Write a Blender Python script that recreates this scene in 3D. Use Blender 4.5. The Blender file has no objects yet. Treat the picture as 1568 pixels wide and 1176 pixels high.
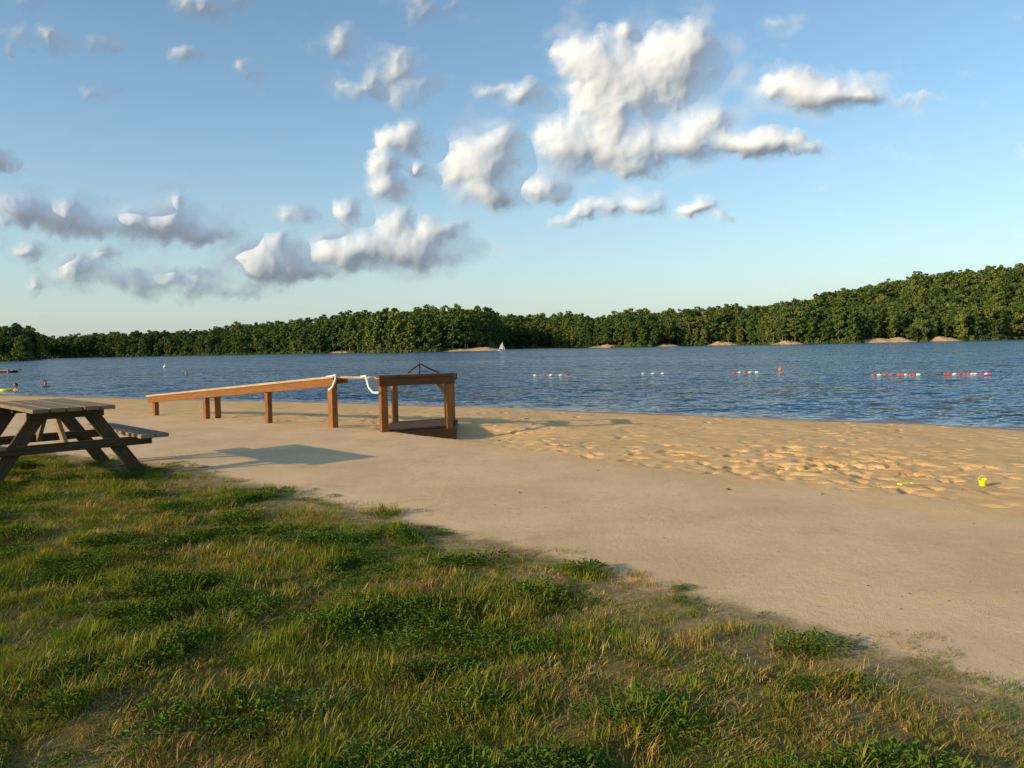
import bpy, math, random
import numpy as np
from mathutils import Vector, Matrix, Euler
random.seed(4); rng=np.random.default_rng(11)
scene=bpy.context.scene
for _s in [scene]:
    _s.view_settings.view_transform='Standard'; _s.view_settings.look='None'; _s.view_settings.exposure=0
C=bpy.data.collections
WATER_Z=-0.5

# ---------------------------------------------------------------- numeric noise
_tab=rng.random((256,256))
def vnoise(x,y,s,off=0):
    x=np.asarray(x,float)/s+off*17.3+1000; y=np.asarray(y,float)/s+off*9.1+1000
    xi=np.floor(x).astype(int); yi=np.floor(y).astype(int); fx=x-xi; fy=y-yi
    fx=fx*fx*(3-2*fx); fy=fy*fy*(3-2*fy)
    a=_tab[xi%256,yi%256]; b=_tab[(xi+1)%256,yi%256]; c=_tab[xi%256,(yi+1)%256]; d=_tab[(xi+1)%256,(yi+1)%256]
    return (a*(1-fx)+b*fx)*(1-fy)+(c*(1-fx)+d*fx)*fy
def fbm(x,y,s,o=4,off=0):
    t=0;a=.5;n=0
    for i in range(o):
        # rotate each octave so the lattice never shows
        ca,sa=math.cos(i*.9+.3),math.sin(i*.9+.3)
        t=t+a*vnoise(np.asarray(x)*ca-np.asarray(y)*sa,np.asarray(x)*sa+np.asarray(y)*ca,s/2**i,off+i); n+=a; a*=.5
    return t/n
def sstep(a,b,x):
    t=np.clip((x-a)/(b-a),0,1); return t*t*(3-2*t)

# ---------------------------------------------------------------- material helpers
def newmat(name):
    m=bpy.data.materials.new(name); m.use_nodes=True
    nt=m.node_tree; nt.nodes.clear()
    out=nt.nodes.new('ShaderNodeOutputMaterial'); b=nt.nodes.new('ShaderNodeBsdfPrincipled')
    nt.links.new(b.outputs[0],out.inputs[0]); b.inputs['Roughness'].default_value=.85
    b.inputs['Specular IOR Level'].default_value=.2
    return m,nt,b,out
class NB:
    def __init__(s,nt): s.nt=nt
    def link(s,a,b): s.nt.links.new(a,b)
    def _in(s,sock,v):
        if hasattr(v,'is_output') or isinstance(v,bpy.types.NodeSocket): s.nt.links.new(v,sock)
        else: sock.default_value=v
    def math(s,op,a,b=None,c=None,clamp=False):
        n=s.nt.nodes.new('ShaderNodeMath'); n.operation=op; n.use_clamp=clamp
        s._in(n.inputs[0],a)
        if b is not None: s._in(n.inputs[1],b)
        if c is not None: s._in(n.inputs[2],c)
        return n.outputs[0]
    def vmath(s,op,a,b=None,c=None):
        n=s.nt.nodes.new('ShaderNodeVectorMath'); n.operation=op
        s._in(n.inputs[0],a)
        if b is not None: s._in(n.inputs[1],b)
        if c is not None: s._in(n.inputs[2],c)
        return n.outputs['Value'] if op in('LENGTH','DOT_PRODUCT') else n.outputs[0]
    def noise(s,vec,scale,detail=4,rough=.55,dist=0,col=False):
        n=s.nt.nodes.new('ShaderNodeTexNoise'); s._in(n.inputs['Vector'],vec)
        n.inputs['Scale'].default_value=scale; n.inputs['Detail'].default_value=detail
        n.inputs['Roughness'].default_value=rough; n.inputs['Distortion'].default_value=dist
        return n.outputs['Color'] if col else n.outputs['Fac']
    def mix(s,f,a,b,mode='MIX'):
        n=s.nt.nodes.new('ShaderNodeMix'); n.data_type='RGBA'; n.blend_type=mode
        s._in(n.inputs[0],f); s._in(n.inputs[6],a); s._in(n.inputs[7],b); return n.outputs[2]
    def mr(s,v,a,b,c=0.,d=1.,smooth=True):
        n=s.nt.nodes.new('ShaderNodeMapRange'); n.interpolation_type='SMOOTHSTEP' if smooth else 'LINEAR'
        s._in(n.inputs[0],v)
        for i,k in enumerate((a,b,c,d)): s._in(n.inputs[i+1],k)
        return n.outputs[0]
    def pos(s): return s.nt.nodes.new('ShaderNodeNewGeometry').outputs['Position']
    def obj(s): return s.nt.nodes.new('ShaderNodeTexCoord').outputs['Object']
    def rnd(s): return s.nt.nodes.new('ShaderNodeObjectInfo').outputs['Random']
    def attr(s,name):
        n=s.nt.nodes.new('ShaderNodeAttribute'); n.attribute_name=name; return n.outputs['Fac']
    def bump(s,h,strength,dist,normal=None):
        n=s.nt.nodes.new('ShaderNodeBump'); n.inputs['Strength'].default_value=strength
        n.inputs['Distance'].default_value=dist; s._in(n.inputs['Height'],h)
        if normal: s._in(n.inputs['Normal'],normal)
        return n.outputs[0]
def rgb(*c): return (c[0],c[1],c[2],1)

def plain(name,col,rough=.7,var=.25,scale=8):
    m,nt,b,o=newmat(name); n=NB(nt)
    f=n.noise(n.obj(),scale,4,.6)
    n.link(n.mix(f,rgb(*[k*(1-var) for k in col]),rgb(*[min(1,k*(1+var)) for k in col])),b.inputs['Base Color'])
    b.inputs['Roughness'].default_value=rough
    return m
def wood(name,c1,c2,weather=(.3,.27,.23),wamt=.35):
    m,nt,b,o=newmat(name); n=NB(nt)
    oc=n.obj(); st=n.vmath('MULTIPLY',oc,(1.2,14,14))
    r=n.rnd()
    g=n.noise(st,3,6,.65,.6)
    col=n.mix(n.mr(g,.3,.7),rgb(*c1),rgb(*c2))
    p=n.noise(oc,2.5,4,.6)
    col=n.mix(n.math('MULTIPLY',n.mr(p,.45,.7),wamt),col,rgb(*weather))
    col=n.mix(n.mr(n.noise(oc,25,3,.6),.62,.75,0,.6),col,rgb(*[k*.35 for k in c1]))
    col=n.mix(n.mr(r,0,1,0,.35),col,rgb(*[k*.55 for k in c1]))
    n.link(col,b.inputs['Base Color']); n.link(n.bump(g,.5,.004),b.inputs['Normal'])
    b.inputs['Roughness'].default_value=.75
    return m

# ---------------------------------------------------------------- shoreline / edge curves (metres, camera stands at origin)
shore=np.array([(-900,900),(-160,160),(-80,85),(-45,55),(-26.1,40.7),(-15.6,34.4),(-6.9,29.8),(0,25.2),(3.9,22.1),(6.85,20.1),(9.2,18.3),(10.7,16.7),(14,13),(20,5),(30,-8),(80,-60),(900,-900)],float)
pave=np.array([(-900,700),(-40,34),(-14,22.5),(-8.6,18.9),(-5.24,16.6),(-3.45,15.3),(-2.29,14.3),(-1,12.8),(.63,10.4),(1.63,9.34),(2.77,8.19),(3.42,7.42),(4.09,6.4),(5.5,4),(9,-3),(30,-45),(900,-1600)],float)
gras=np.array([(-900,650),(-40,30),(-14,16.5),(-8,12.8),(-5.34,11.2),(-4.17,10.46),(-2.87,9.06),(-1.41,7.53),(-.59,6.63),(.33,5.68),(.67,5.2),(1.12,4.74),(1.43,4.35),(1.67,4.02),(1.91,3.71),(2.11,3.32),(2.6,2.3),(3.4,.5),(6,-6),(20,-40),(900,-1700)],float)
def sdist(c,x,y):
    f=np.interp(x,c[:,0],c[:,1]); e=.25
    m=(np.interp(x+e,c[:,0],c[:,1])-np.interp(x-e,c[:,0],c[:,1]))/(2*e)
    return (y-f)/np.sqrt(1+m*m)
def base_height(x,y):
    gd=-sdist(gras,x,y); pd=sdist(pave,x,y); sd=-sdist(shore,x,y)
    s=np.maximum(pd,0); D=np.maximum(sd,0)
    z=-.47*(s/(s+D+.01))**1.35
    z=z-.22*np.exp(-(((x+.7)/1.3)**2+((y-15.0)/1.4)**2))*sstep(0,.5,pd)
    z=np.where(sd<0,WATER_Z+.03+np.maximum(sd*.10,-4),z)
    g=sstep(0,.5,gd)
    z=z+g*(.012+.09*(fbm(x,y,1.6,3,3)-.5)*sstep(0,2,gd)+.045*(fbm(x,y,.35,3,5)-.5))
    pv=(1-g)*(1-sstep(-.2,.3,pd))
    z=z+pv*.02*(fbm(x,y,2.5,3,8)-.5)
    sa=sstep(-.1,.8,pd)*sstep(-.2,.8,sd)
    z=z+sa*(.08*(fbm(x,y,1.7,3,12)-.5)+.035*(fbm(x,y,.3,3,14)-.5))
    return z,gd,pd,sd

def axis(lo,hi,step,flo,fhi,g):
    mid=list(np.arange(lo,hi,step)); a=[]; v=lo; s=step
    while v>flo: s*=g; v-=s; a.append(v)
    b=[]; v=mid[-1]; s=step
    while v<fhi: s*=g; v+=s; b.append(v)
    return np.array(a[::-1]+mid+b)
def quads_mesh(name,co,q,attrs=None,smooth=True):
    me=bpy.data.meshes.new(name); me.vertices.add(len(co)); me.vertices.foreach_set('co',np.ascontiguousarray(co,np.float32).ravel())
    me.loops.add(q.size); me.loops.foreach_set('vertex_index',q.ravel().astype(np.int32))
    me.polygons.add(len(q)); me.polygons.foreach_set('loop_start',np.arange(0,q.size,4,dtype=np.int32))
    me.update(calc_edges=True)
    me.polygons.foreach_set('use_smooth',np.full(len(q),smooth,bool))
    for k,v in (attrs or {}).items():
        a=me.attributes.new(k,'FLOAT','POINT'); a.data.foreach_set('value',v.ravel().astype(np.float32))
    me.validate(); o=bpy.data.objects.new(name,me); scene.collection.objects.link(o); return o
def grid_mesh(name,xs,ys,Z,attrs=None):
    nx,ny=len(xs),len(ys)
    X,Y=np.meshgrid(xs,ys)
    co=np.stack([X,Y,Z],-1).reshape(-1,3)
    i=np.arange(nx-1)[None,:]+np.arange(ny-1)[:,None]*nx
    q=np.stack([i,i+1,i+1+nx,i+nx],-1).reshape(-1,4)
    return quads_mesh(name,co,q,attrs)

xs=axis(-8.5,9.5,.04,-2500,2500,1.035); ys=axis(2.2,16.5,.04,-200,2500,1.035)
X,Y=np.meshgrid(xs,ys)
Z,gd,pd,sd=base_height(X,Y)
# footprints pressed into the sand
foot=np.zeros_like(Z)
def dent(x,y,a,L,W,dep):
    i0,i1=np.searchsorted(xs,[x-.4,x+.4]); j0,j1=np.searchsorted(ys,[y-.4,y+.4])
    if i1-i0<3 or j1-j0<3: return
    dx=X[j0:j1,i0:i1]-x; dy=Y[j0:j1,i0:i1]-y
    u=dx*math.cos(a)+dy*math.sin(a); v=-dx*math.sin(a)+dy*math.cos(a)
    r=(u/L)**2+(v/W)**2
    foot[j0:j1,i0:i1]+= -dep*np.exp(-r**1.5)+dep*.18*np.exp(-((np.sqrt(r)-1.55)/.35)**2)
def trail(x,y,a,n):
    for k in range(n):
        sdx=.1*(1 if k%2 else -1)
        dent(x-math.sin(a)*sdx,y+math.cos(a)*sdx,a+random.uniform(-.2,.2),.12,.052,random.uniform(.03,.05))
        x+=math.cos(a)*.6; y+=math.sin(a)*.6; a+=random.uniform(-.15,.15)
for k in range(60):
    x=random.uniform(-3,9); y=random.uniform(7,18); trail(x,y,random.uniform(0,6.3),random.randint(5,14))
for k in range(200):
    x=random.gauss(3.9,1.2); y=random.gauss(9.6,1.3); dent(x,y,random.uniform(0,3.2),random.uniform(.07,.13),random.uniform(.045,.065),random.uniform(.03,.06))
for k in range(380):
    x=random.uniform(-8,9.4); y=random.uniform(6.5,18.5); dent(x,y,random.uniform(0,3.2),random.uniform(.05,.10),random.uniform(.035,.055),random.uniform(.015,.035))
Z=Z+foot*sstep(.05,.7,pd)*sstep(.3,1.5,sd)
ground=grid_mesh('ground',xs,ys,Z,{'gd':gd,'pd':pd,'sd':sd})

m,nt,b,o=newmat('ground_surface'); n=NB(nt); P=n.pos()
gdn=n.attr('gd'); pdn=n.attr('pd'); sdn=n.attr('sd')
nb=n.noise(P,1.8,4,.6); nf=n.noise(P,14,4,.65); ng=n.noise(P,160,2,.7); n60=n.noise(P,55,3,.75); n3=n.noise(P,2.8,5,.7)
sand=n.mix(n.mr(nb,.3,.7),rgb(.76,.455,.19),rgb(.87,.56,.26))
sand=n.mix(n.mr(ng,.35,.7,0,.4),sand,rgb(.58,.34,.145))
sand=n.mix(n.mr(nf,.6,.8,0,.3),sand,rgb(.56,.33,.145))
sand=n.mix(n.mr(n60,.58,.70,0,.55),sand,rgb(.34,.20,.09))
wet=n.mr(n.math('ADD',sdn,n.math('MULTIPLY',n.math('SUBTRACT',nb,.5),1.2)),.35,1.3,1,0)
sand=n.mix(n.math('MULTIPLY',wet,.8),sand,rgb(.20,.12,.055))
pv=n.mix(n.mr(n.noise(P,.7,4,.65),.35,.65),rgb(.69,.455,.25),rgb(.80,.55,.315))
pv=n.mix(n.mr(nf,.5,.75,0,.3),pv,rgb(.58,.38,.21))
pv=n.mix(n.mr(n60,.58,.70,0,.6),pv,rgb(.37,.25,.145))
pv=n.mix(n.mr(n3,.54,.70,0,.7),pv,rgb(.83,.53,.255))
pv=n.mix(n.mr(n.noise(P,1.3,6,.75,.5),.56,.68,0,.45),pv,rgb(.45,.30,.17))
e1=n.math('ADD',pdn,n.math('MULTIPLY',n.math('SUBTRACT',n.noise(P,1.1,5,.7),.5),2.6))
base=n.mix(n.mr(e1,-.5,.55),pv,sand)
soil=n.mix(n.mr(nf,.3,.7),rgb(.11,.075,.025),rgb(.24,.16,.06))
tan_=n.mix(n.mr(nf,.35,.7),rgb(.38,.25,.12),rgb(.56,.38,.20))
soil=n.mix(n.mr(n3,.52,.70,0,.6),soil,tan_)
soil=n.mix(n.mr(gdn,.15,1.1,.8,0),soil,tan_)
soil=n.mix(n.mr(ng,.55,.7,0,.5),soil,rgb(.38,.27,.12))
soil=n.mix(n.mr(n60,.45,.6,0,.6),soil,rgb(.10,.125,.02))
far=n.mr(gdn,14,30,0,1)
soil=n.mix(far,soil,rgb(.09,.11,.025))
e2=n.math('ADD',gdn,n.math('MULTIPLY',n.math('SUBTRACT',n.noise(P,3.5,5,.7),.5),.8))
base=n.mix(n.mr(e2,-.02,.22),base,soil)
n.link(base,b.inputs['Base Color'])
n.link(n.mr(wet,0,1,.95,.45),b.inputs['Roughness'])
b1=n.bump(n.noise(P,9,5,.7),.4,.02); b2=n.bump(ng,.7,.007,b1)
n.link(b2,b.inputs['Normal'])
ground.data.materials.append(m)

# ---------------------------------------------------------------- lake
wx=axis(-30,40,.35,-2500,2500,1.06); wy=axis(12,60,.35,-100,2500,1.06)
WX,WY=np.meshgrid(wx,wy)
_,_,_,wsd=base_height(WX,WY)
lake=grid_mesh('lake_water',wx,wy,np.full_like(WX,WATER_Z),{'sd':wsd})
m,nt,b,o=newmat('lake_water_surface'); n=NB(nt); P=n.pos()
sdn=n.attr('sd')
rot=nt.nodes.new('ShaderNodeMapping'); rot.inputs['Rotation'].default_value=(0,0,math.radians(10)); rot.inputs['Scale'].default_value=(.5,1.0,1); n.link(P,rot.inputs['Vector'])
PR=rot.outputs[0]
def slope(vec,sc,amp,det=2):
    c=n.vmath('SUBTRACT',n.noise(vec,sc,det,.6,.4,True),(.5,.5,.5)); return n.vmath('MULTIPLY',c,(amp*.7,amp,0))
sl_=n.vmath('ADD',slope(PR,5.5,1.5),n.vmath('ADD',slope(PR,1.9,1.4),slope(n.vmath('MULTIPLY',PR,(.5,1,1)),.6,.8)))
gust=n.noise(n.vmath('MULTIPLY',P,(.015,.05,1)),1,5,.65)
amp=n.math('MULTIPLY',n.mr(sdn,-3.,-.2,1,.5),n.mr(gust,.3,.7,.7,1.2))
sc_=nt.nodes.new('ShaderNodeVectorMath'); sc_.operation='SCALE'; n.link(sl_,sc_.inputs[0]); n.link(amp,sc_.inputs['Scale'])
nn_=n.vmath('NORMALIZE',n.vmath('ADD',sc_.outputs[0],(0,-.10,1)))
n.link(nn_,b.inputs['Normal'])
col=n.mix(n.mr(sdn,-2.2,.0),rgb(.009,.052,.120),rgb(.16,.11,.06))
n.link(col,b.inputs['Base Color'])
b.inputs['Roughness'].default_value=.1; b.inputs['IOR'].default_value=1.33; b.inputs['Specular IOR Level'].default_value=.34
lake.data.materials.append(m)

# ---------------------------------------------------------------- far shore: hills + forest
fs=np.array([(-1.6,330,8),(-.85,330,4),(-.66,345,2),(-.607,350,1),(-.585,600,1),(-.40,560,5),(-.25,505,9),(-.185,480,10.5),(-.165,405,9),(-.12,395,10),(-.06,400,10),(-.028,410,10),(-.005,590,13),(.055,600,11),(.085,500,6),(.13,470,7),(.19,470,7.5),(.26,470,9),(.31,455,10.5),(.34,420,12),(.42,415,19),(.50,415,26),(.56,420,31),(.64,430,36),(.8,450,40),(1.6,500,42)],float)
def hill(u,t):
    R=np.interp(u,fs[:,0],fs[:,1]); H=np.interp(u,fs[:,0],fs[:,2])
    R=R+7*(vnoise(u*100,u*0,3.,2)-.5)*2
    y=R+t
    z=WATER_Z-.3+1.6*sstep(0,5,t)+H*sstep(3,150,t)+3*(vnoise(u*y,y,60,6)-.5)*sstep(10,60,t)
    return u*y,y,z
us=np.concatenate([np.linspace(-1.6,-.9,40,endpoint=False),np.linspace(-.9,.9,700),np.linspace(.91,1.6,40)])
ts=np.array([-3,0,1.5,3,5,8,12,18,26,36,50,65,80,100,120,150,190,240,320,450])
U,T=np.meshgrid(us,ts)
hx,hy,hz=hill(U,T)
co=np.stack([hx,hy,hz],-1).reshape(-1,3); nx=len(us)
i=np.arange(nx-1)[None,:]+np.arange(len(ts)-1)[:,None]*nx
hills=quads_mesh('far_shore_hills',co,np.stack([i,i+1,i+1+nx,i+nx],-1).reshape(-1,4))
m,nt,b,o=newmat('forest_floor'); n=NB(nt)
n.link(n.mix(n.noise(n.pos(),.15,3,.6),rgb(.03,.04,.012),rgb(.12,.10,.045)),b.inputs['Base Color']); hills.data.materials.append(m)

def mesh_obj(name,verts,faces,mats,coll=None,midx=None,smooth=False):
    me=bpy.data.meshes.new(name); me.from_pydata(verts,[],faces); me.update()
    for mm in mats: me.materials.append(mm)
    if midx is not None: me.polygons.foreach_set('material_index',midx)
    if smooth: me.polygons.foreach_set('use_smooth',[True]*len(me.polygons))
    ob=bpy.data.objects.new(name,me); (coll or scene.collection).objects.link(ob); return ob

def leafmat(name,cA,cB,cC,scale=.02,trans=.25,pw=1.):
    m=bpy.data.materials.new(name); m.use_nodes=True; nt=m.node_tree; nt.nodes.clear(); n=NB(nt)
    out=nt.nodes.new('ShaderNodeOutputMaterial'); d=nt.nodes.new('ShaderNodeBsdfDiffuse')
    r=n.math('POWER',n.rnd(),pw); col=n.mix(r,rgb(*cA),rgb(*cB))
    col=n.mix(n.mr(n.noise(n.pos(),scale,2,.6),.42,.65,0,.85),col,rgb(*cC))
    n.link(col,d.inputs[0])
    if trans<=0: n.link(d.outputs[0],out.inputs[0]); return m
    tr=nt.nodes.new('ShaderNodeBsdfTranslucent'); mx=nt.nodes.new('ShaderNodeMixShader')
    n.link(n.mix(.5,col,rgb(cB[0]*1.3,cB[1]*1.4,cB[2]*.7)),tr.inputs[0]); mx.inputs[0].default_value=trans
    n.link(d.outputs[0],mx.inputs[1]); n.link(tr.outputs[0],mx.inputs[2]); n.link(mx.outputs[0],out.inputs[0]); return m
tree_leaf=leafmat('tree_foliage',(.036,.080,.024),(.170,.190,.044),(.080,.120,.030),.012,0,1.2)
bark=plain('tree_bark',(.24,.20,.15),.9)

protos=C.new('tree_prototypes')
def make_tree(k):
    r=np.random.default_rng(50+k); V=[];F=[];MI=[]
    Ht=r.uniform(14.5,18.5); crown_lo=r.uniform(1.0,3.5); wid=r.uniform(3.2,5.6)
    def tube(p,q,a,bb,seg=5):
        s=len(V); d=(Vector(q)-Vector(p)).normalized(); x=d.orthogonal().normalized(); y=d.cross(x)
        for c,rr in ((Vector(p),a),(Vector(q),bb)):
            for j in range(seg):
                t=j/seg*6.283; w=c+x*math.cos(t)*rr+y*math.sin(t)*rr; V.append(tuple(w))
        for j in range(seg):
            F.append((s+j,s+(j+1)%seg,s+seg+(j+1)%seg,s+seg+j)); MI.append(1)
    lean=(r.uniform(-.6,.6),r.uniform(-.6,.6))
    tube((0,0,-1),(lean[0]*.5,lean[1]*.5,8),.24,.16); tube((lean[0]*.5,lean[1]*.5,8),(lean[0],lean[1],15),.16,.05)
    lobes=[]
    nl=r.integers(18,26)
    for j in range(nl):
        h=crown_lo+1+(Ht-crown_lo-2.2)*((j+.5)/nl)
        f=(h-crown_lo)/(Ht-crown_lo); rad=wid*(math.sin(math.pi*min(1,(.30+.62*f)))**.6)
        a=j*2.4+r.uniform(-.5,.5); rr=rad*r.uniform(.3,.95)
        c=np.array([math.cos(a)*rr,math.sin(a)*rr,h+r.uniform(-.8,.8)]); lobes.append((c,r.uniform(.8,1.9)*(1.1-.25*f)))
        if j%3==0: tube((0,0,max(2.5,h-2.5)),tuple(c),.08,.03,4)
    for c,R in lobes:
        nn=int(26*R*R)
        for _ in range(nn):
            d=r.normal(size=3); d/=np.linalg.norm(d); rad=R*r.uniform(.5,1.2)
            p=c+d*np.array([1,1,.7])*rad
            nv=d*.9+r.normal(size=3)*.5+np.array([0,0,.3]); nv/=np.linalg.norm(nv)
            t=np.cross(nv,r.normal(size=3)); t/=np.linalg.norm(t); bt=np.cross(nv,t); s=r.uniform(.24,.52)
            st=len(V)
            for (e,f2) in ((-1,-.7),(.9,-1),(1,.8),(-.6,1)): V.append(tuple(p+t*s*e+bt*s*f2))
            F.append((st,st+1,st+2,st+3)); MI.append(0)
    return mesh_obj('tree_%02d'%k,V,F,[tree_leaf,bark],protos,MI)
for k in range(10): make_tree(k)

def scatter(name,pts,rot,scl,idx,coll):
    me=bpy.data.meshes.new(name); me.vertices.add(len(pts)); me.vertices.foreach_set('co',np.asarray(pts,np.float32).ravel())
    a=me.attributes.new('rot','FLOAT_VECTOR','POINT'); a.data.foreach_set('vector',np.asarray(rot,np.float32).ravel())
    a=me.attributes.new('scl','FLOAT_VECTOR','POINT'); a.data.foreach_set('vector',np.asarray(scl,np.float32).ravel())
    a=me.attributes.new('pick','INT','POINT'); a.data.foreach_set('value',np.asarray(idx,np.int32))
    ob=bpy.data.objects.new(name,me); scene.collection.objects.link(ob)
    g=bpy.data.node_groups.new(name+'_scatter','GeometryNodeTree')
    g.interface.new_socket('Geometry',in_out='INPUT',socket_type='NodeSocketGeometry'); g.interface.new_socket('Geometry',in_out='OUTPUT',socket_type='NodeSocketGeometry')
    gi=g.nodes.new('NodeGroupInput'); go=g.nodes.new('NodeGroupOutput'); ip=g.nodes.new('GeometryNodeInstanceOnPoints')
    ci=g.nodes.new('GeometryNodeCollectionInfo'); ci.inputs['Collection'].default_value=coll; ci.inputs['Separate Children'].default_value=True; ci.inputs['Reset Children'].default_value=True
    def na(nm,t):
        x=g.nodes.new('GeometryNodeInputNamedAttribute'); x.data_type=t; x.inputs['Name'].default_value=nm
        return [s for s in x.outputs if s.enabled][0]
    er=g.nodes.new('FunctionNodeEulerToRotation')
    g.links.new(na('rot','FLOAT_VECTOR'),er.inputs[0]); g.links.new(er.outputs[0],ip.inputs['Rotation'])
    g.links.new(na('scl','FLOAT_VECTOR'),ip.inputs['Scale']); g.links.new(na('pick','INT'),ip.inputs['Instance Index'])
    ip.inputs['Pick Instance'].default_value=True
    g.links.new(gi.outputs[0],ip.inputs['Points']); g.links.new(ci.outputs[0],ip.inputs['Instance']); g.links.new(ip.outputs[0],go.inputs[0])
    md=ob.modifiers.new('scatter','NODES'); md.node_group=g
    return ob

bluffs=[(-.212,14,1.8),(-.052,32,2.2),(.122,20,2.1),(.196,15,1.8),(.268,18,2.6),(.35,16,2.2),(.472,28,3.6),(.545,17,2.8)]
tp=[];tr=[];tsx=[]
T0=2.5
while T0<175:
    sp=4.4 if T0<30 else 5.4
    u=-.95
    while u<.92:
        R=np.interp(u,fs[:,0],fs[:,1]); du=sp/(R+T0)
        uu=u+random.uniform(-.6,.6)*du; tt=T0+random.uniform(-2.5,2.5)
        u+=du
        if T0>95 and uu<.26 and random.random()<.5: continue
        if any(abs(uu-bu)*R<bw*.45 and tt<6 for bu,bw,bh in bluffs): continue
        x,y,z=hill(np.array(uu),np.array(max(tt,1.)))
        s=random.uniform(.66,1.12)*(.85 if tt<6 else 1)*(.85 if uu<-.35 else 1)*(.86+.32*vnoise(np.array(float(x)),np.array(float(y)),28.,7))
        s=float(s)
        tp.append((float(x),float(y),float(z)-.5)); tr.append((random.uniform(-.06,.06),random.uniform(-.06,.06),random.uniform(0,6.28)))
        tsx.append((s*random.uniform(.85,1.25),s*random.uniform(.85,1.25),s))
    T0+=sp*.95
scatter('forest_trees',tp,tr,tsx,[random.randint(0,9) for _ in tp],protos)
bushc=C.new('bush_prototypes')
for k in range(3):
    r=np.random.default_rng(90+k);V=[];F=[]
    for _ in range(260):
        d=r.normal(size=3); d/=np.linalg.norm(d); d[2]=abs(d[2]); p=d*np.array([2.2,2.2,2.4])*r.uniform(.6,1)*(1+.25*math.sin(5*d[0]+k))
        nv=d+r.normal(size=3)*.5; nv/=np.linalg.norm(nv); t=np.cross(nv,r.normal(size=3)); t/=np.linalg.norm(t); bt=np.cross(nv,t); s=r.uniform(.2,.4); st=len(V)
        for e,f2 in ((-1,-1),(1,-1),(1,1),(-1,1)): V.append(tuple(p+t*s*e+bt*s*f2))
        F.append((st,st+1,st+2,st+3))
    mesh_obj('bush_%d'%k,V,F,[tree_leaf],bushc)
bp=[];br=[];bs=[];u=-.95
while u<.92:
    R=np.interp(u,fs[:,0],fs[:,1])
    onb=any(abs(u-bu)*R<bw*.5 for bu,bw,bh in bluffs)
    if random.random()<(.12 if onb else .88):
        x,y,z=hill(np.array(u),np.array(random.uniform(.3,3.5))); s=random.uniform(.5,1.3)*(.4 if onb else 1)
        bp.append((float(x),float(y)-(1.5 if onb else 0),float(z)-.2)); br.append((0,0,random.uniform(0,6.28))); bs.append((s,s,s))
    u+=1.5/R
scatter('shoreline_bushes',bp,br,bs,[random.randint(0,2) for _ in bp],bushc)
m,nt,b,o=newmat('bluff_sand'); n=NB(nt); bm_=m
c_=n.mix(n.mr(n.noise(n.pos(),.5,5,.7),.35,.65),rgb(.62,.44,.24),rgb(.46,.32,.17)); c_=n.mix(n.mr(n.noise(n.pos(),.9,4,.7),.60,.66),c_,rgb(.10,.11,.04)); n.link(c_,b.inputs['Base Color'])
for bu,bw,bh in bluffs:
    r=np.random.default_rng(int(abs(bu)*1000)); V=[];F=[];N=34;M=8
    ph=r.uniform(0,9)
    for j in range(M):
        for i in range(N):
            f=i/(N-1)*2-1; e=max(0,1-abs(f)**2.2)
            top=bh*e*(.8+.16*math.sin(f*4+ph)+.10*math.sin(f*9+ph*2)+r.uniform(-.06,.06)); t=j/(M-1)
            x,y,z=hill(np.array(bu),np.array(0.))
            V.append((float(x)+f*bw*.6,float(y)-2.8+t*6+.3*math.sin(i*1.1+j*.6),WATER_Z-.2+max(top,.15)*(t**.7)+r.uniform(-.07,.07)))
    for j in range(M-1):
        for i in range(N-1): a=j*N+i; F.append((a,a+1,a+1+N,a+N))
    mesh_obj('sand_bluff',V,F,[bm_],smooth=True)

# ---------------------------------------------------------------- grass
gcol=C.new('grass_prototypes')
grass_m=leafmat('grass_blades',(.105,.160,.014),(.25,.265,.030),(.27,.215,.042),1.1,.25)
weed_m=leafmat('weed_leaves',(.050,.110,.014),(.12,.180,.025),(.10,.145,.02),1.5,0)
straw_m=leafmat('dry_grass',(.32,.185,.055),(.48,.36,.14),(.36,.21,.065),2.,0)
def tuft(name,nb,rad,h0,h1,w,mat,k,bend=.6):
    r=np.random.default_rng(k);V=[];F=[]
    for _ in range(nb):
        a=r.uniform(0,6.283); rr=rad*math.sqrt(r.random()); bx,by=math.cos(a)*rr,math.sin(a)*rr
        da=a+r.normal()*.9; h=r.uniform(h0,h1); be=h*r.uniform(.2,1.)*bend; ww=w*r.uniform(.6,1.2)
        px,py=-math.sin(da)*ww,math.cos(da)*ww; st=len(V)
        for t,wf in ((0,1),(.4,.95),(.75,.7)):
            cx=bx+math.cos(da)*be*t*t; cy=by+math.sin(da)*be*t*t; cz=h*(t-.18*t*t*bend)-.006
            V.append((cx-px*wf,cy-py*wf,cz)); V.append((cx+px*wf,cy+py*wf,cz))
        V.append((bx+math.cos(da)*be,by+math.sin(da)*be,h*(1-.25*bend)))
        F+=[(st,st+1,st+3,st+2),(st+2,st+3,st+5,st+4),(st+4,st+5,st+6)]
    return mesh_obj(name,V,F,[mat],gcol)
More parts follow.
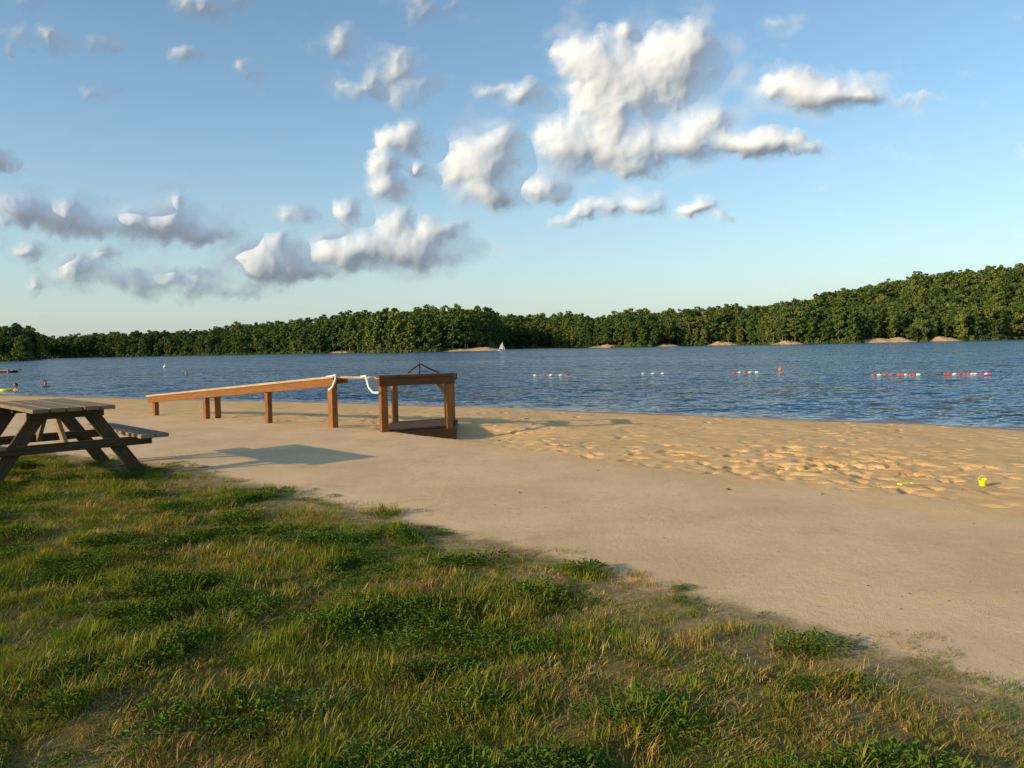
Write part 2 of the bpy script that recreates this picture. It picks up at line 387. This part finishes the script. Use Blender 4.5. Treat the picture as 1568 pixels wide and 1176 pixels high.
def weed(name,nl,rad,h,mat,k):
    r=np.random.default_rng(k);V=[];F=[]
    for _ in range(nl):
        a=r.uniform(0,6.283); rr=rad*r.random()**.6; z=h*r.uniform(.2,1)*(1-.5*(rr/rad)**2)
        c=np.array([math.cos(a)*rr,math.sin(a)*rr,z]); d=np.array([math.cos(a+r.normal()*.7),math.sin(a+r.normal()*.7),r.uniform(-.3,.7)]); d/=np.linalg.norm(d)
        sd_=np.cross(d,[0,0,1.]); sd_/=np.linalg.norm(sd_); L=r.uniform(.010,.022); W=L*.32; st=len(V)
        up=np.array([0,0,.25*L])
        for p in (c,c+d*L*.5+sd_*W+up,c+d*L*1.1,c+d*L*.5-sd_*W+up): V.append(tuple(p))
        F.append((st,st+1,st+2,st+3))
        if r.random()<.35:
            st=len(V); V+= [(c[0]*.3-.001,c[1]*.3,0),(c[0]*.3+.001,c[1]*.3,0),tuple(c)]; F.append((st,st+1,st+2))
    return mesh_obj(name,V,F,[mat],gcol)
for k in range(4): tuft('a_short_grass_%d'%k,46,.095,.014,.048,.0021,grass_m,k,1.1)
for k in range(2): tuft('b_long_grass_%d'%k,34,.06,.03,.09,.0024,grass_m,20+k,.9)
for k in range(2): tuft('c_dry_grass_%d'%k,30,.085,.012,.060,.0017,straw_m,30+k,1.3)
for k in range(2): weed('d_weed_%d'%k,95,.09,.048,weed_m,40+k)
gp=[];gr=[];gs=[];gi_=[]
N=108000
xx=rng.uniform(-13,4,N); yy=rng.uniform(1.2,16.5,N)
zz,g_,_,_=base_height(xx,yy)
den=fbm(xx,yy,.7,4,21); kind=fbm(xx,yy,.8,4,31); edge=fbm(xx,yy,.45,3,41); tus=fbm(xx,yy,.30,3,131); dry=fbm(xx,yy,.55,3,141)
vis=(np.abs(xx)<.72*yy+.8)
for i in range(N):
    if not vis[i]: continue
    gdi=g_[i]+(edge[i]-.5)*1.1
    if gdi<.02: continue
    pr=min(1,.14+gdi*.75)*(.62 if yy[i]>7 else .84)*float(sstep(.28,.46,den[i])*.64+.36)
    if random.random()>pr: continue
    kk=kind[i]; r=random.random()
    lush=.46+.07*(-xx[i]-.35*yy[i]+.5)+(kk-.5)*3.2
    if r<.07+.9*float(sstep(.52,.66,dry[i]))*.42: pick=random.choice((6,7))
    elif lush<.25 and r<.42: pick=random.choice((6,7))
    elif lush>.70 and r<.60: pick=random.choice((8,9))
    elif r>.94 and gdi>.4: pick=random.choice((4,5))
    else: pick=random.randint(0,3)
    s=random.uniform(.6,1.2)*(1 if gdi>.5 else .7)
    s2=s*(.60+1.15*float(sstep(.46,.66,tus[i])))
    gp.append((xx[i],yy[i],zz[i])); gr.append((random.uniform(-.15,.15),random.uniform(-.15,.15),random.uniform(0,6.28))); gs.append((s*1.08,s*1.08,s2)); gi_.append(pick)
cl=[(-3.9,8.2,.22),(-2.6,8.0,.2),(-2.5,6.9,.25),(-1.15,7.2,.16),(-4.9,8.1,.25),(.45,5.15,.14),(-.25,4.1,.32),(-.7,4.4,.3),(-1.6,4.6,.3),(-2.6,5.0,.3),(-1.2,3.2,.3),(-.2,3.2,.3),(.4,3.05,.2),(1.3,3.35,.10),(-3.3,6.2,.2),(1.2,2.6,.2),(-2.0,3.6,.35),(1.35,3.75,.08),(-3.6,4.9,.25),(-.6,2.7,.25),(-4.2,6.6,.2),(-.3,5.4,.16),(.1,4.6,.16)]
for cx,cy,R in cl:
    for k in range(int(130*R)):
        x=cx+random.gauss(0,R*.6); y=cy+random.gauss(0,R*.45); z,g1,_,_=base_height(np.array([x]),np.array([y]))
        if g1[0]<.0: continue
        s=random.uniform(.8,1.7); gp.append((x,y,float(z[0]))); gr.append((0,0,random.uniform(0,6.28))); gs.append((s,s,s)); gi_.append(random.choice((4,8,9,0,1,2) if random.random()<.85 else (6,7)))
scatter('grass',gp,gr,gs,gi_,gcol)

# ---------------------------------------------------------------- object helpers
def empty(name,loc,rotz=0,s=1):
    e=bpy.data.objects.new(name,None); e.empty_display_size=.2; e.location=loc; e.rotation_euler=(0,0,rotz); e.scale=(s,s,s); scene.collection.objects.link(e); return e
def beam(name,p,q,w,h,mat,par,up=(0,0,1),bev=.006):
    p=Vector(p);q=Vector(q); d=q-p; L=d.length; d.normalize(); upv=Vector(up); upv=(upv-d*upv.dot(d))
    if upv.length<1e-4: upv=Vector((0,1,0))
    upv.normalize(); sd_=upv.cross(d)
    V=[(x*L/2,y*w/2,z*h/2) for x in(-1,1) for y in(-1,1) for z in(-1,1)]
    F=[(0,1,3,2),(4,6,7,5),(0,4,5,1),(2,3,7,6),(0,2,6,4),(1,5,7,3)]
    ob=mesh_obj(name,V,F,[mat]); mt=Matrix((d,sd_,upv)).transposed().to_4x4(); mt.translation=(p+q)/2
    ob.parent=par; ob.matrix_basis=mt
    if bev: md=ob.modifiers.new('bevel','BEVEL'); md.width=bev; md.segments=2
    return ob
def pipe(name,pts,r,mat,par):
    cu=bpy.data.curves.new(name,'CURVE'); cu.dimensions='3D'; cu.bevel_depth=r; cu.bevel_resolution=3; cu.use_fill_caps=True
    s=cu.splines.new('POLY'); s.points.add(len(pts)-1)
    for i,p in enumerate(pts): s.points[i].co=(*p,1)
    ob=bpy.data.objects.new(name,cu); cu.materials.append(mat); scene.collection.objects.link(ob); ob.parent=par; return ob

# ---------------------------------------------------------------- picnic table
tw=wood('weathered_table_wood',(.065,.040,.020),(.13,.085,.042),(.16,.12,.075),.4)
ttop=wood('table_top_wood',(.20,.135,.075),(.33,.24,.145),(.34,.28,.19),.5)
tb=empty('picnic_table',(-5.82,10.0,-.02),math.radians(43),1.12)
for k in range(5): beam('top_plank_%d'%k,((k-2)*.158,-1.03+.012*(k%3),.80+.002*(k%2)),((k-2)*.158,1.03-.01*(k%2),.80+.002*(k%2)),.145,.042,ttop,tb)
for sx in(-1,1):
    for k in range(2): beam('seat_plank',(sx*(.70+k*.155),-1.03,.455),(sx*(.70+k*.155),1.03,.455),.145,.042,ttop,tb)
for sy in(-.66,.66):
    beam('top_cleat',(-.37,sy,.735),(.37,sy,.735),.045,.085,tw,tb)
    beam('seat_support',(-.86,sy,.385),(.86,sy,.385),.045,.095,tw,tb)
    for sx in(-1,1):
        beam('leg',(sx*.22,sy+.048,.775),(sx*.74,sy+.048,0.0),.045,.14,tw,tb)
    s=-1 if sy>0 else 1
    beam('brace',(0,sy+s*.05,.38),(0,sy+s*.50,.75),.045,.09,ttop,tb)  # brace in the paler top wood: its sunlit look is put into the colour
beam('center_cleat',(-.37,0,.757),(.37,0,.757),.045,.04,tw,tb)

# ---------------------------------------------------------------- wooden ramp railing
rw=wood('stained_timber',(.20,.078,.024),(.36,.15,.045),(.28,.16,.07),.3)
rd=wood('dark_shaded_timber',(.085,.04,.018),(.15,.07,.03),(.13,.08,.05),.3)  # darker copy of the stained timber; shade of the frame's turned-away faces painted in
cap=wood('sunlit_cap_timber',(.38,.27,.17),(.55,.42,.29),(.55,.48,.40),.5)  # pale tone paints sunlight into the upward faces of the rails
white=plain('white_painted_pipe',(.78,.77,.74),.4,.05)
O=Vector((-3.5,15.2,0)); rp=empty('wooden_ramp_railing',O)
def L(x,y,z): return (x-O.x,y-O.y,z)
def at(f,z=None,off=0.):
    a=Vector((-8.85,19.4,.47)); c=Vector((-3.42,15.17,.98)); p=a.lerp(c,f); p+=Vector((.616,.788,0))*off
    if z is not None: p.z=z
    return p
def LL(v): return L(v.x,v.y,v.z)
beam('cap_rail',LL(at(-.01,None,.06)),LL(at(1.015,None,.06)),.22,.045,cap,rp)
p=at(-.005);q=at(1.01); p.z-=.10;q.z-=.10
beam('near_stringer',LL(p),LL(q),.045,.145,rw,rp)
p=at(-.005,None,.30);q=at(1.01,None,.30); p.z-=.07;q.z-=.07
beam('far_stringer',LL(p),LL(q),.045,.12,rw,rp)
for i,f in enumerate((.02,.345,.685,.985)):
    tz=at(f).z-.03
    zb=-.25
    beam('near_post_%d'%i,LL(at(f,zb,.075)),LL(at(f,tz,.075)),.11 if i<3 else .13,.11 if i<3 else .13,rw,rp,(.616,.788,0))
for i,f in enumerate((.352,.95)):
    beam('far_post_%d'%i,LL(at(f,-.3,.33 if i==0 else .24)),LL(at(f,at(f).z-.04,.33 if i==0 else .24)),.10,.10,rw,rp,(.616,.788,0))
Np=Vector((-2.32,14.3,0)); Rp=Vector((-1.20,14.9,0)); BL=Vector((-2.37,16.0,0)); BR=Vector((-1.27,16.6,0))
def z(v,h): return L(v.x,v.y,h)
for nm,v,s in(('frame_post_near',Np,.13),('frame_post_right',Rp,.12),('frame_post_back',BL,.11),('frame_post_far',BR,.11)):
    beam(nm,z(v,-.35),z(v,.955),s,s,rw,rp,(.48,-.87,0))
def ext(a,c,e): d=(c-a).normalized(); return a-d*e, c+d*e
a,c=ext(Np,Rp,.10); off=Vector((.035,-.066,0))
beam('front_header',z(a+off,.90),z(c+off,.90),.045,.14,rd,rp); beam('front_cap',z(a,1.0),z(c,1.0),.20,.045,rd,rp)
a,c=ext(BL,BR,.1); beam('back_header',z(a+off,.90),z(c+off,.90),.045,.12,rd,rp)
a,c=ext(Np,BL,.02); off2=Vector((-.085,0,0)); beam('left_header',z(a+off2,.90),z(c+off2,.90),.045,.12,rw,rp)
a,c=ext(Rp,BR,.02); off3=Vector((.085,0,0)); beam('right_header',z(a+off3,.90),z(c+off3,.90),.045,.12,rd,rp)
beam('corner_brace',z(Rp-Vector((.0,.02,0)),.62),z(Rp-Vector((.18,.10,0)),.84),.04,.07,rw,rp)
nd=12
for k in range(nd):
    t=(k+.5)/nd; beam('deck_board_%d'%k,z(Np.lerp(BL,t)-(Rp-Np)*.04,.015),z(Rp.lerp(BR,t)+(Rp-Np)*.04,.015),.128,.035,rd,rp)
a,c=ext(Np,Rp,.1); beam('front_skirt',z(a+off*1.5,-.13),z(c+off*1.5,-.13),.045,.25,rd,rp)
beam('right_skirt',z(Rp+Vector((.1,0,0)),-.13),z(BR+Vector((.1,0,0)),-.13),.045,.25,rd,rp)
beam('link_rail',L(-3.42,15.2,.985),L(-2.30,14.36,.975),.10,.04,cap,rp)
pipe('white_handle_left',[L(-3.50,15.02,.99),L(-3.32,14.98,1.03),L(-3.32,14.96,.93),L(-3.38,14.96,.80),L(-3.46,15.02,.74)],.02,white,rp)
pipe('white_handle_right',[L(-2.74,14.45,1.0),L(-2.64,14.38,1.02),L(-2.58,14.30,.82),L(-2.50,14.26,.72),L(-2.38,14.2,.72)],.02,white,rp)
pipe('back_brace_pipe',[L(-2.10,16.05,1.0),L(-1.98,16.15,1.1),L(-1.86,16.2,1.18),L(-1.62,16.35,1.04),L(-1.48,16.4,.98)],.016,rd,rp)
pipe('back_brace_stem',[L(-1.87,16.2,.96),L(-1.87,16.2,1.18)],.014,rd,rp)

# ---------------------------------------------------------------- buoy lines
red=plain('red_buoy_plastic',(.60,.09,.06),.6,.1); wht=plain('white_buoy_plastic',(.7,.66,.62),.6,.05); yel=plain('yellow_plastic',(.75,.72,.02),.4,.08,20); rope=plain('rope',(.35,.32,.26),.9); orange=plain('orange_plastic',(.8,.25,.03),.5,.1)
def buoyline(pts,cols):
    e=empty('swim_buoy_line',(pts[0][0],pts[0][1],WATER_Z))
    pr=[]
    for i,(x,y) in enumerate(pts):
        bpy.ops.mesh.primitive_uv_sphere_add(segments=16,ring_count=10,radius=.08,location=(0,0,0)); ob=bpy.context.object; ob.name='float_%d'%i
        ob.scale=(1.7,1.0,.9); ob.data.materials.append(red if cols[i%len(cols)]=='r' else wht)
        for p_ in ob.data.polygons: p_.use_smooth=True
        ob.parent=e; ob.location=(x-pts[0][0],y-pts[0][1],.02); ob.rotation_euler=(0,random.uniform(-.2,.2),random.uniform(-.4,.4)); pr.append((x-pts[0][0],y-pts[0][1],.03))
    pipe('rope',pr,.012,rope,e)
def linepts(u0,u1,y0,y1,nn):
    r=[]
    for k in range(nn):
        t=k/(nn-1)+random.uniform(-.04,.04); y=y0+(y1-y0)*t; r.append(((u0+(u1-u0)*t)*y,y))
    return r
buoyline(linepts(.455,.477,43.5,43.3,4),'rwrr'); buoyline(linepts(.487,.510,43.2,43.0,6),'rrwrrw'); buoyline(linepts(.545,.601,42.6,42,11),'rrwrrrwwrwr')
buoyline(linepts(.030,.070,53,52.5,5),'wrwwr'); buoyline(linepts(.165,.19,52,51.8,3),'www'); buoyline(linepts(.28,.307,51,50.8,5),'rwrww')
def buoy(name,x,y,mat,r):
    e=empty(name,(x,y,WATER_Z)); bpy.ops.mesh.primitive_uv_sphere_add(segments=20,ring_count=12,radius=r); ob=bpy.context.object; ob.name='body'; ob.parent=e; ob.scale=(1,1,.9); ob.location=(0,0,r*.4); ob.data.materials.append(mat)
    for p_ in ob.data.polygons: p_.use_smooth=True
    bpy.ops.mesh.primitive_cylinder_add(vertices=12,radius=r*.22,depth=r*1.1); ob=bpy.context.object; ob.name='stem'; ob.parent=e; ob.location=(0,0,r*1.6); ob.data.materials.append(mat)
buoy('marker_buoy',.337*54,54,orange,.12); buoy('marker_buoy',-.435*112,112,wht,.25)

# ---------------------------------------------------------------- swimmers
skin=plain('skin',(.42,.25,.17),.5,.08); hair=plain('dark_hair',(.03,.02,.015),.6,.2,30)
def swimmer(x,y,rz):
    e=empty('swimmer',(x,y,WATER_Z),rz)
    vs=[(0,0,-.35),(0,0,-.1),(0,0,.06),(0,.0,.14),(0,-.01,.25),(.19,0,.03),(.36,-.12,-.03),(.45,-.35,-.04),(-.19,0,.03),(-.36,-.12,-.03),(-.42,-.36,-.04)]
    ed=[(0,1),(1,2),(2,3),(3,4),(2,5),(5,6),(6,7),(2,8),(8,9),(9,10)]
    rad=[.14,.16,.10,.055,.09,.065,.045,.035,.065,.045,.035]
    me=bpy.data.meshes.new('body'); me.from_pydata(vs,ed,[]); ob=bpy.data.objects.new('body',me); scene.collection.objects.link(ob); ob.parent=e
    ob.modifiers.new('skin','SKIN')
    for i,r in enumerate(rad): me.skin_vertices[0].data[i].radius=(r,r)
    me.skin_vertices[0].data[0].use_root=True
    sb=ob.modifiers.new('s','SUBSURF'); sb.levels=2; sb.render_levels=2; me.materials.append(skin)
    for nm,rr,sc,lc,mt in(('head',.105,(.85,1,1.15),(0,-.01,.29),skin),('hair',.112,(.88,1,1.05),(0,.025,.32),hair),('nose',.02,(.8,1,1.2),(0,-.115,.28),skin),('ear_left',.025,(.5,1,1.3),(.09,0,.29),skin),('ear_right',.025,(.5,1,1.3),(-.09,0,.29),skin)):
        bpy.ops.mesh.primitive_uv_sphere_add(segments=16,ring_count=12,radius=rr); o2=bpy.context.object; o2.name=nm; o2.parent=e; o2.scale=sc; o2.location=lc; o2.data.materials.append(mt)
        for p_ in o2.data.polygons: p_.use_smooth=True
swimmer(-28.6,70,.5); swimmer(-29.9,51,1.2); swimmer(-29.0,46.5,-.4)
e=empty('inflatable_ring',(-29.6,46.6,WATER_Z+.03)); bpy.ops.mesh.primitive_torus_add(major_radius=.30,minor_radius=.09); ob=bpy.context.object; ob.name='tube'; ob.parent=e; ob.data.materials.append(yel)

# ---------------------------------------------------------------- sailboat
sb=empty('sailboat',(-4.4,370,WATER_Z),.3,.8); hullm=plain('white_hull',(.75,.75,.73),.4,.05); sailm=plain('sail_cloth',(.62,.61,.60),.8,.04)
V=[];F=[];st=9
for i in range(st):
    t=i/(st-1); xx_=-2.1+4.2*t; w=.75*math.sin(math.pi*min(1,.25+t*.75))**.7 if t<1 else .02; sh=.45+.15*t
    V+=[(xx_,-w,sh),(xx_,-w*.7,0.0),(xx_,0,-.15),(xx_,w*.7,0.0),(xx_,w,sh)]
for i in range(st-1):
    for j in range(4): a=i*5+j; F.append((a,a+5,a+6,a+1))
    F.append((i*5,i*5+4,i*5+9,i*5+5))
F.append((0,1,2,3,4)); h_=mesh_obj('hull',V,F,[hullm]); h_.parent=sb
pipe('mast',[(.5,0,.3),(.5,0,5.2)],.05,hullm,sb); pipe('boom',[(.5,0,.95),(-1.7,.5,.95)],.04,hullm,sb)
s_=mesh_obj('mainsail',[(.45,0,1),(-1.7,.5,1),(.45,0,5.1),(-.75,.38,2.9)],[(0,1,3),(0,3,2)],[sailm]); s_.parent=sb
s_=mesh_obj('jib',[(.6,0,4.2),(2.0,0,.65),(.7,.25,.8)],[(0,1,2)],[sailm]); s_.parent=sb

# ---------------------------------------------------------------- dock on the left
dk=empty('floating_dock',(-62,98,WATER_Z)); dm=wood('dock_timber',(.22,.19,.15),(.36,.32,.26))
beam('deck',(-12,0,.30),(1.2,0,.30),1.8,.12,dm,dk); beam('float_drum',(-11.5,0,.08),(.8,0,.08),1.5,.3,rd,dk)
for k in range(5): beam('pile_%d'%k,(-11+k*2.9,-.95,-1),(-11+k*2.9,-.95,.5),.15,.15,dm,dk)

# ---------------------------------------------------------------- things on the sand
def gz(x,y):
    i=np.searchsorted(xs,x); j=np.searchsorted(ys,y); return float(Z[j-1:j+1,i-1:i+1].max())
e=empty('toy_shovel',(3.99,8.02,gz(3.99,8.02)+.02),.3,1.3)
beam('handle',(-.07,0,.01),(.02,0,.015),.018,.014,yel,e,bev=.004); beam('blade',(.02,0,.015),(.10,0,.008),.06,.008,yel,e,bev=.003); beam('grip',(-.07,-.025,.01),(-.07,.025,.01),.016,.014,yel,e,bev=.004)
e=empty('toy_bucket',(4.86,8.2,gz(4.86,8.2)-.005),0,1.1)
V=[];F=[];S=20
for r_,z_ in((.026,0),(.034,.065),(.037,.068),(.032,.065),(.024,.004)):
    for k in range(S): a=k/S*6.283; V.append((r_*math.cos(a),r_*math.sin(a),z_))
for j in range(4):
    for k in range(S): F.append((j*S+k,j*S+(k+1)%S,(j+1)*S+(k+1)%S,(j+1)*S+k))
F.append(tuple(range(S))[::-1]); F.append(tuple(range(4*S,5*S)))
o2=mesh_obj('pail',V,F,[yel]); o2.parent=e; e.rotation_euler=(.15,-.1,0)
pipe('handle',[(.034*math.cos(t),.012,.065+.034*math.sin(t)) for t in np.linspace(0,math.pi,9)],.002,wht,e)
peb=C.new('pebble_prototypes'); pm=plain('pebble_stone',(.22,.16,.105),.9,.4,30)
for k in range(3):
    bpy.ops.mesh.primitive_ico_sphere_add(subdivisions=2,radius=.5); ob=bpy.context.object; ob.name='pebble_%d'%k
    r=np.random.default_rng(k)
    for v in ob.data.vertices: v.co=v.co*float(r.uniform(.75,1.1)); v.co.z*=.55
    ob.data.materials.append(pm); scene.collection.objects.unlink(ob); peb.objects.link(ob)
pp=[(2.16,8.0,.05),(.05,8.06,.03),(3.0,7.7,.03),(1.0,9.4,.025),(4.45,7.85,.03)]
for k in range(620):
    y=random.uniform(3.2,15); x=random.uniform(-.65,.65)*y; pp.append((x,y,random.choice((.005,.006,.008,.008,.011,.015))))
ppp=[];pr=[];ps=[]
for x,y,s in pp:
    if -sdist(gras,np.array(x),np.array(y))>.1: continue
    ppp.append((x,y,gz(x,y)+s*.1)); pr.append((0,0,random.uniform(0,6))); ps.append((s*1.3,s,s))
scatter('pebbles',ppp,pr,ps,[random.randint(0,2) for _ in ppp],peb)

# ---------------------------------------------------------------- sun + sky
SUN_EL=math.radians(15.5); hd=Vector((.87,.49,0)).normalized()
ld=Vector((hd.x*math.cos(SUN_EL),hd.y*math.cos(SUN_EL),-math.sin(SUN_EL)))
sl=bpy.data.lights.new('sun','SUN'); sl.energy=5.0; sl.angle=math.radians(.5); sl.color=(1,.77,.45)
so=bpy.data.objects.new('sun',sl); so.rotation_euler=ld.to_track_quat('-Z','Y').to_euler(); so.location=(-20,-15,20); scene.collection.objects.link(so)
w=bpy.data.worlds.new('World'); scene.world=w; w.use_nodes=True; nt=w.node_tree; nt.nodes.clear(); n=NB(nt)
sky=nt.nodes.new('ShaderNodeTexSky'); sky.sky_type='NISHITA'; sky.sun_disc=False; sky.sun_elevation=SUN_EL; sky.sun_rotation=math.atan2(-hd.x,-hd.y)%(2*math.pi)
sky.altitude=200; sky.air_density=1.0; sky.dust_density=.8; sky.ozone_density=2.0
tc=nt.nodes.new('ShaderNodeTexCoord'); sp=nt.nodes.new('ShaderNodeSeparateXYZ'); n.link(tc.outputs['Generated'],sp.inputs[0])
skc=n.mix(1.0,sky.outputs[0],rgb(1.38,1.54,1.52),'MULTIPLY')
hz_=n.math('POWER',2.718,n.math('MULTIPLY',n.math('ABSOLUTE',sp.outputs[2]),-8.0))
skc=n.mix(n.math('MULTIPLY',hz_,.8),skc,rgb(4.0,4.3,4.5))
bg=nt.nodes.new('ShaderNodeBackground'); bg.inputs[1].default_value=.13; n.link(skc,bg.inputs[0])
ow=nt.nodes.new('ShaderNodeOutputWorld'); n.link(bg.outputs[0],ow.inputs[0])

# ---------------------------------------------------------------- clouds: relief shells standing 2.3 km away, lit by the sun lamp plus an added glow of their own
cl=[(126,425,66,46,1),(261,435,62,46,1),(190,395,105,50,.95),(86,305,52,40,1),(180,300,80,40,.95),(276,308,66,30,.95),(381,305,66,20,1),(440,302,44,13,.75),(476,378,100,24,1),(420,392,45,20,.85),(296,340,46,22,.8),(173,473,18,14,.8),(190,268,28,16,.85),(150,350,70,48,.9),(250,370,40,24,.4),
(18,378,30,18,.85),(-30,384,24,10,.6),(-49,275,60,44,1),(-19,314,30,19,.85),(-39,232,48,22,.9),(51,235,36,24,.8),(-164,314,42,25,.9),(-186,275,32,26,.9),(-184,242,38,20,.85),(-134,267,20,16,.8),
(201,218,36,17,.8),(146,212,34,15,.65),(102,203,20,11,.6),(78,190,26,11,.5),(291,208,30,14,.9),(321,196,22,9,.65),(-251,206,24,26,.8),(-174,186,38,24,.95),(-114,174,48,22,1),(-184,146,108,28,1),(-254,145,54,28,.95),(-364,126,72,30,.95),(-344,155,20,14,.7),(-320,108,50,16,.75),
(-744,204,42,24,1),(-674,194,48,28,1),(-604,182,64,20,.9),(-514,186,62,28,1),(-460,168,48,16,.85),(-654,120,40,22,.7),(-724,145,30,14,.6),(-714,90,20,12,.65),(-524,98,76,20,.62),(-454,84,86,18,.5),(-609,140,22,14,.6),(-600,105,64,16,.5),
(-184,420,56,30,.52),(-146,390,34,36,.54),(-220,390,38,24,.46),(-250,450,52,22,.40),(-439,516,60,26,.42),(-719,518,28,20,.46),(-609,453,28,15,.40),(-487,433,26,13,.40),(-629,378,30,13,.38),(-779,280,30,20,.8),(399,485,24,12,.42),(-144,515,50,24,.34),(-321,200,26,16,.55),(-700,460,70,24,.35),(-395,415,22,13,.36),(600,372,36,10,.42),(-950,230,90,40,1),(-980,420,70,30,.7),(960,300,110,36,1),(1050,420,60,26,.8)]
es=np.arange(-1150,1180,1.5); uu_=np.arange(30,620,1.5); E,UU=np.meshgrid(es,uu_)
wE=E+24*(fbm(E,UU,50,4,51)-.5)+24*(fbm(E,UU,16,5,61)-.5); wU=UU+20*(fbm(E,UU,50,4,71)-.5)+20*(fbm(E,UU,16,5,81)-.5)
acc=np.zeros_like(E); veil=np.zeros_like(E)
for (e_,u_,a_,b_,s_) in cl:
    cx=e_+.0204*(u_-58); cy=u_-.0204*e_
    dx=(wE-cx)/(a_*1.2); dy=(wU-cy)/(b_*1.27); dy=np.where(dy<0,dy*1.12,dy)
    r2=dx*dx+dy*dy; d=s_*np.clip(1-r2,0,1); acc+=d**3; veil+=(s_*np.clip(1-r2/2.8,0,1))**3
acc=acc**(1/3.); veil=veil**(1/3.)
def blur(A,k):
    for _ in range(k):
        A=np.pad(A,1,mode='edge'); A=(A[1:-1,1:-1]*2+A[:-2,1:-1]+A[2:,1:-1]+A[1:-1,:-2]+A[1:-1,2:])/6
    return A
bill=0;am=.5;nrm=0
for k in range(5):
    ca,sa=math.cos(k*1.1),math.sin(k*1.1)
    bill=bill+am*(1-np.abs(2*vnoise(wE*ca-wU*sa,wE*sa+wU*ca,38/2**k,90+k)-1)**.8); nrm+=am; am*=.6
bill/=nrm
fb=fbm(E,UU,30,7,101)
dn=acc*1.15-.30+1.35*(fb-.5)+.50*(bill-.5)
dn=np.where(acc>0,dn,-1)
al=sstep(-.30,.90,dn)*.93
vl=.42*sstep(.10,1.15,veil+1.6*(fbm(E,UU*1.4,46,7,121)-.55))
alpha=1-(1-al)*(1-vl)
big=blur(np.clip(acc,0,1.2),120)
midv=blur(np.clip(dn+.1,0,1.1),22)
fine=blur(bill,3)
H=32*big+7*midv+2.4*fine*sstep(.1,.7,blur(dn,4))
alpha*=sstep(30,90,UU); alpha[0,:]=0;alpha[-1,:]=0;alpha[:,0]=0;alpha[:,-1]=0
RC=2300.; ln=np.sqrt(E*E+UU*UU+1220.**2); rr=(RC-H*RC/1220.)/ln
co=np.stack([E*rr,1220*rr,UU*rr],-1).reshape(-1,3); nx=len(es)
i=np.arange(nx-1)[None,:]+np.arange(len(uu_)-1)[:,None]*nx
q=np.stack([i,i+1,i+1+nx,i+nx],-1).reshape(-1,4); af=alpha.ravel(); q=q[af[q].max(1)>.012]
used=np.unique(q); remap=np.zeros(len(co),int); remap[used]=np.arange(len(used))
clouds=quads_mesh('clouds',co[used],remap[q],{'cover':af[used]})
m=bpy.data.materials.new('cloud_vapour'); m.use_nodes=True; nt=m.node_tree; nt.nodes.clear(); n=NB(nt)
out=nt.nodes.new('ShaderNodeOutputMaterial'); df=nt.nodes.new('ShaderNodeBsdfDiffuse'); df.inputs[0].default_value=(.54,.58,.66,1)
em=nt.nodes.new('ShaderNodeEmission'); em.inputs[0].default_value=(.54,.56,.62,1); em.inputs[1].default_value=.30  # added glow stands in for light scattered inside the cloud
ad=nt.nodes.new('ShaderNodeAddShader'); n.link(df.outputs[0],ad.inputs[0]); n.link(em.outputs[0],ad.inputs[1])
tp_=nt.nodes.new('ShaderNodeBsdfTransparent'); mx=nt.nodes.new('ShaderNodeMixShader'); n.link(n.attr('cover'),mx.inputs[0]); n.link(tp_.outputs[0],mx.inputs[1]); n.link(ad.outputs[0],mx.inputs[2]); n.link(mx.outputs[0],out.inputs[0])
clouds.data.materials.append(m)

# ---------------------------------------------------------------- camera
cd=bpy.data.cameras.new('camera'); cam=bpy.data.objects.new('camera',cd); scene.collection.objects.link(cam); scene.camera=cam
cd.sensor_width=36; cd.lens=28; cd.clip_end=6000; cd.clip_start=.05
M=Matrix.Rotation(math.radians(90-2.72),4,'X')@Matrix.Rotation(math.radians(-1.17),4,'Z'); M.translation=(0,0,1.5); cam.matrix_world=M
